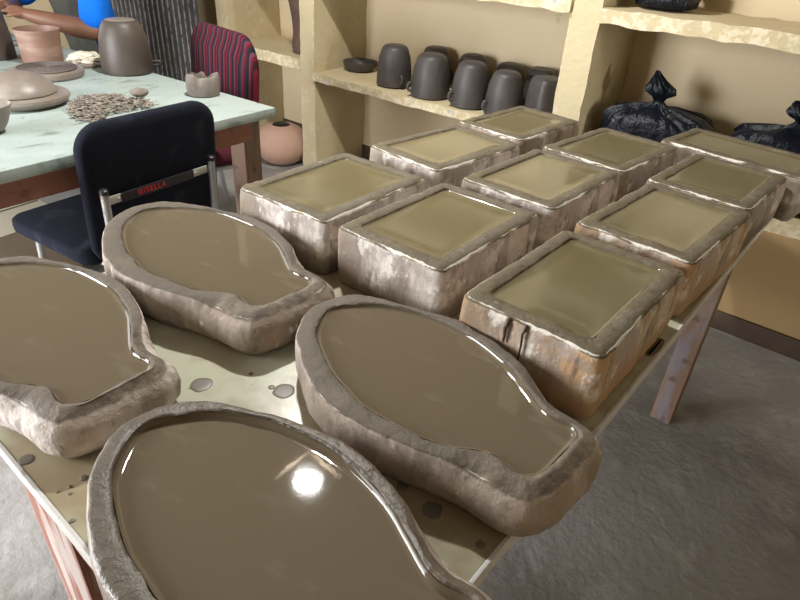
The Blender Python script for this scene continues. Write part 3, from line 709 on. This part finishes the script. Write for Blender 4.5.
def hand(w, toward, up_v):
    w = Vector(w); d = (Vector(toward) - w).normalized(); u = Vector(up_v); s = d.cross(u).normalized(); out = []
    palm = w + d * .055
    out.append(([w, w + d * .03, palm, w + d * .085], [.027, .030, .034, .030]))
    for i, (off, ln, k) in enumerate(((-.030, .072, .9), (-.010, .082, 1), (.011, .077, .96), (.030, .060, .82))):
        a = w + d * .085 + s * off
        out.append(([palm + s * off * .7, a, a + d * ln * .45 - u * .006, a + d * ln * .78 - u * .024, a + d * ln * .88 - u * .044], [.011, .0105 * k, .0095 * k, .0088 * k, .0075 * k]))
    a = w + d * .03 - s * .028
    out.append(([w + d * .02, a, a + d * .03 - s * .022 - u * .010, a + d * .055 - s * .026 - u * .022], [.016, .014, .0115, .009]))
    return out
chains = [([P_(-3.64, .93, .55), P_(-3.64, .90, .75), P_(-3.64, .85, .95), P_(-3.64, .82, 1.10)], [.135, .125, .14, .12]),
          ([P_(-3.64, .82, 1.10), P_(-3.65, .77, 1.24), tuple(head)], [.075, .052, .055]),
          ([P_(-3.64, .82, 1.12), Ls], [.09, .07]), ([P_(-3.64, .82, 1.12), Rs], [.09, .07]),
          ([Ls, Le], [.062, .046]), ([Rs, Re], [.062, .046]),
          ([Le, tuple(Vector(Le).lerp(Vector(Lw), .3)), Lw], [.047, .053, .034]), ([Re, tuple(Vector(Re).lerp(Vector(Rw), .3)), Rw], [.047, .052, .034]),
          ([hipL, knL, ftL], [.10, .066, .042]), ([hipR, knR, ftR], [.10, .066, .042]),
          ([ftL, P_(-3.50, .52, .035)], [.042, .030]), ([ftR, P_(-3.80, .52, .035)], [.042, .030])]
chains += hand(Lw, P_(-3.54, .30, .93), (.2, .2, .95)) + hand(Rw, P_(-3.60, .22, .90), (0, 0, 1))
hx, hy, hz = head
balls = [((hx, hy, hz + .02), (.078, .098, .112)), ((hx, hy - .03, hz - .055), (.056, .062, .062)), ((hx, hy - .100, hz - .008), (.014, .020, .018)), ((hx, hy - .093, hz + .015), (.009, .012, .024)),
         ((hx, hy - .083, hz - .048), (.025, .014, .007)), ((hx, hy - .083, hz - .060), (.022, .013, .008)), ((hx + .080, hy, hz), (.010, .02, .032)), ((hx - .080, hy, hz), (.010, .02, .032)), ((hx, hy - .082, hz + .048), (.05, .016, .012))]
remeshed('body', chains, balls, M['skin'], pe, .0075, 4)
for s in (-1, 1):
    b = MB(); bmesh.ops.create_icosphere(b.bm, subdivisions=2, radius=.0125); e = b.build('eye', M['eye'], pe); e.location = (hx + s * .031, hy - .081, hz + .024)
    b = MB(); bmesh.ops.create_icosphere(b.bm, subdivisions=2, radius=.006); q = b.build('iris', M['cap'], e); q.location = (0, -.0085, 0)
remeshed('hair', [], [((hx, hy + .018, hz + .055), (.085, .100, .092))], M['hair'], pe, .008, 3)
Lm, Rm = tuple(Vector(Ls).lerp(Vector(Le), .84)), tuple(Vector(Rs).lerp(Vector(Re), .72))
remeshed('shirt', [([P_(-3.64, .93, .56), P_(-3.64, .90, .75), P_(-3.64, .85, .95), P_(-3.64, .82, 1.09)], [.148, .142, .155, .135]), ([P_(-3.64, .82, 1.10), Ls], [.105, .088]), ([P_(-3.64, .82, 1.10), Rs], [.105, .085]), ([Ls, Lm], [.088, .078]), ([Rs, Rm], [.085, .078])], [], M['shirt'], pe, .009, 4)
remeshed('trousers', [([P_(-3.64, .94, .58), P_(-3.64, .94, .52)], [.155, .15]), ([hipL, knL, tuple(Vector(ftL) + Vector((0, 0, .06)))], [.115, .080, .062]), ([hipR, knR, tuple(Vector(ftR) + Vector((0, 0, .06)))], [.115, .080, .062])], [], M['trousers'], pe, .01, 4)
# apron bib: a curved cloth over the chest
b = MB(); outer = []; inner = []
for (z, y, w) in ((1.12, .80, .10), (1.02, .83, .13), (.92, .85, .155), (.80, .88, .165), (.68, .91, .165), (.60, .92, .165)):
    ro, ri = [], []
    for i in range(13):
        a = R(-90 + (i - 6) / 6 * 62); rr = .163
        ro.append(P_(-3.64 + (rr + .010) * cos(a) * w / .165, y + (rr + .010) * sin(a), z)); ri.append(P_(-3.64 + rr * cos(a) * w / .165, y + rr * sin(a), z))
    outer.append(ro); inner.append(ri)
b.loft([o_ + list(reversed(i_)) for o_, i_ in zip(outer, inner)]); b.build('apron', M['apron'], pe)
for s in (-1, 1):
    MB().tube(bez([P_(-3.64 + s * .07, .655, 1.10), P_(-3.64 + s * .075, .68, 1.17), P_(-3.64 + s * .08, .76, 1.225), P_(-3.64 + s * .06, .85, 1.22)]), .010, 8).build('apron_strap', M['apron'], pe)
st = empty('stool', (-3.70, .87, 0), 0, 'low wooden stool under the seated person in blue', 'stool')
MB().lathe([(.14, .325), (.165, .328), (.17, .34), (.165, .353), (.02, .355)], 36).build('seat', M['brown_wood'], st)
for a in (45, 135, 225, 315): MB().tube([(.10 * cos(R(a)), .10 * sin(R(a)),   .33), (.15 * cos(R(a)), .15 * sin(R(a)), .0)], [.02, .017], 10).build('leg', M['brown_wood'], st)

# ------------------------------------------------------------------ light: roof light and daylight through the openings
def area(name, loc, target, sx, sy, power, colr=(1, 1, 1)):
    l = bpy.data.lights.new(name, 'AREA'); l.shape = 'RECTANGLE'; l.size = sx; l.size_y = sy; l.energy = power; l.color = colr
    o = bpy.data.objects.new(name, l); col.objects.link(o); o.location = loc
    o.rotation_euler = (Vector(target) - Vector(loc)).to_track_quat('-Z', 'Y').to_euler(); return o
KEY = area('roof_light', (SK[0], SK[1], H + .02), (SK[0], SK[1], 0),   .12, .12, 66, (1, .98, .94)); KEY.data.shape = 'DISK'
area('doorway_daylight', (-2.38, YF - .05, 1.05), (-1.9, 0, .9), 1.5, 2.0, 228, (.97, .985, 1))
area('left_window_daylight', (XL - .04, -.9, 1.55), (0, -.9, 1.4), 2.1, 1.25, 32, (.93, .97, 1))
area('side_door_daylight', (XR + 2.2, .90, 1.5), (0, 1.05, .3), .35, 1.2, 90, (1, .96, .88))
w = bpy.data.worlds.new('world'); scene.world = w; w.use_nodes = True
w.node_tree.nodes['Background'].inputs[0].default_value = (.85, .92, 1, 1); w.node_tree.nodes['Background'].inputs[1].default_value = .3

# ------------------------------------------------------------------ camera
cd = bpy.data.cameras.new('camera'); cam = bpy.data.objects.new('camera', cd); col.objects.link(cam); scene.camera = cam
cd.sensor_width = 36; cd.lens = 27.06; cd.clip_start = .05
Rx, Ux, Fx = Vector((.76447437, .64217702, .05645894)), Vector((-.37705503, .37438208, .84715262)), Vector((-.52288473, .66891459, -.52834158))
mw = Matrix((( Rx.x, Ux.x, -Fx.x, .32304), (Rx.y, Ux.y, -Fx.y, -1.10306), (Rx.z, Ux.z, -Fx.z, 1.40161), (0, 0, 0, 1)))
cam.matrix_world = mw
scene.view_settings.view_transform = 'Standard'; scene.view_settings.look = 'None'; scene.view_settings.exposure = 0.0; scene.view_settings.gamma = 1
scene.view_settings.use_curve_mapping = False
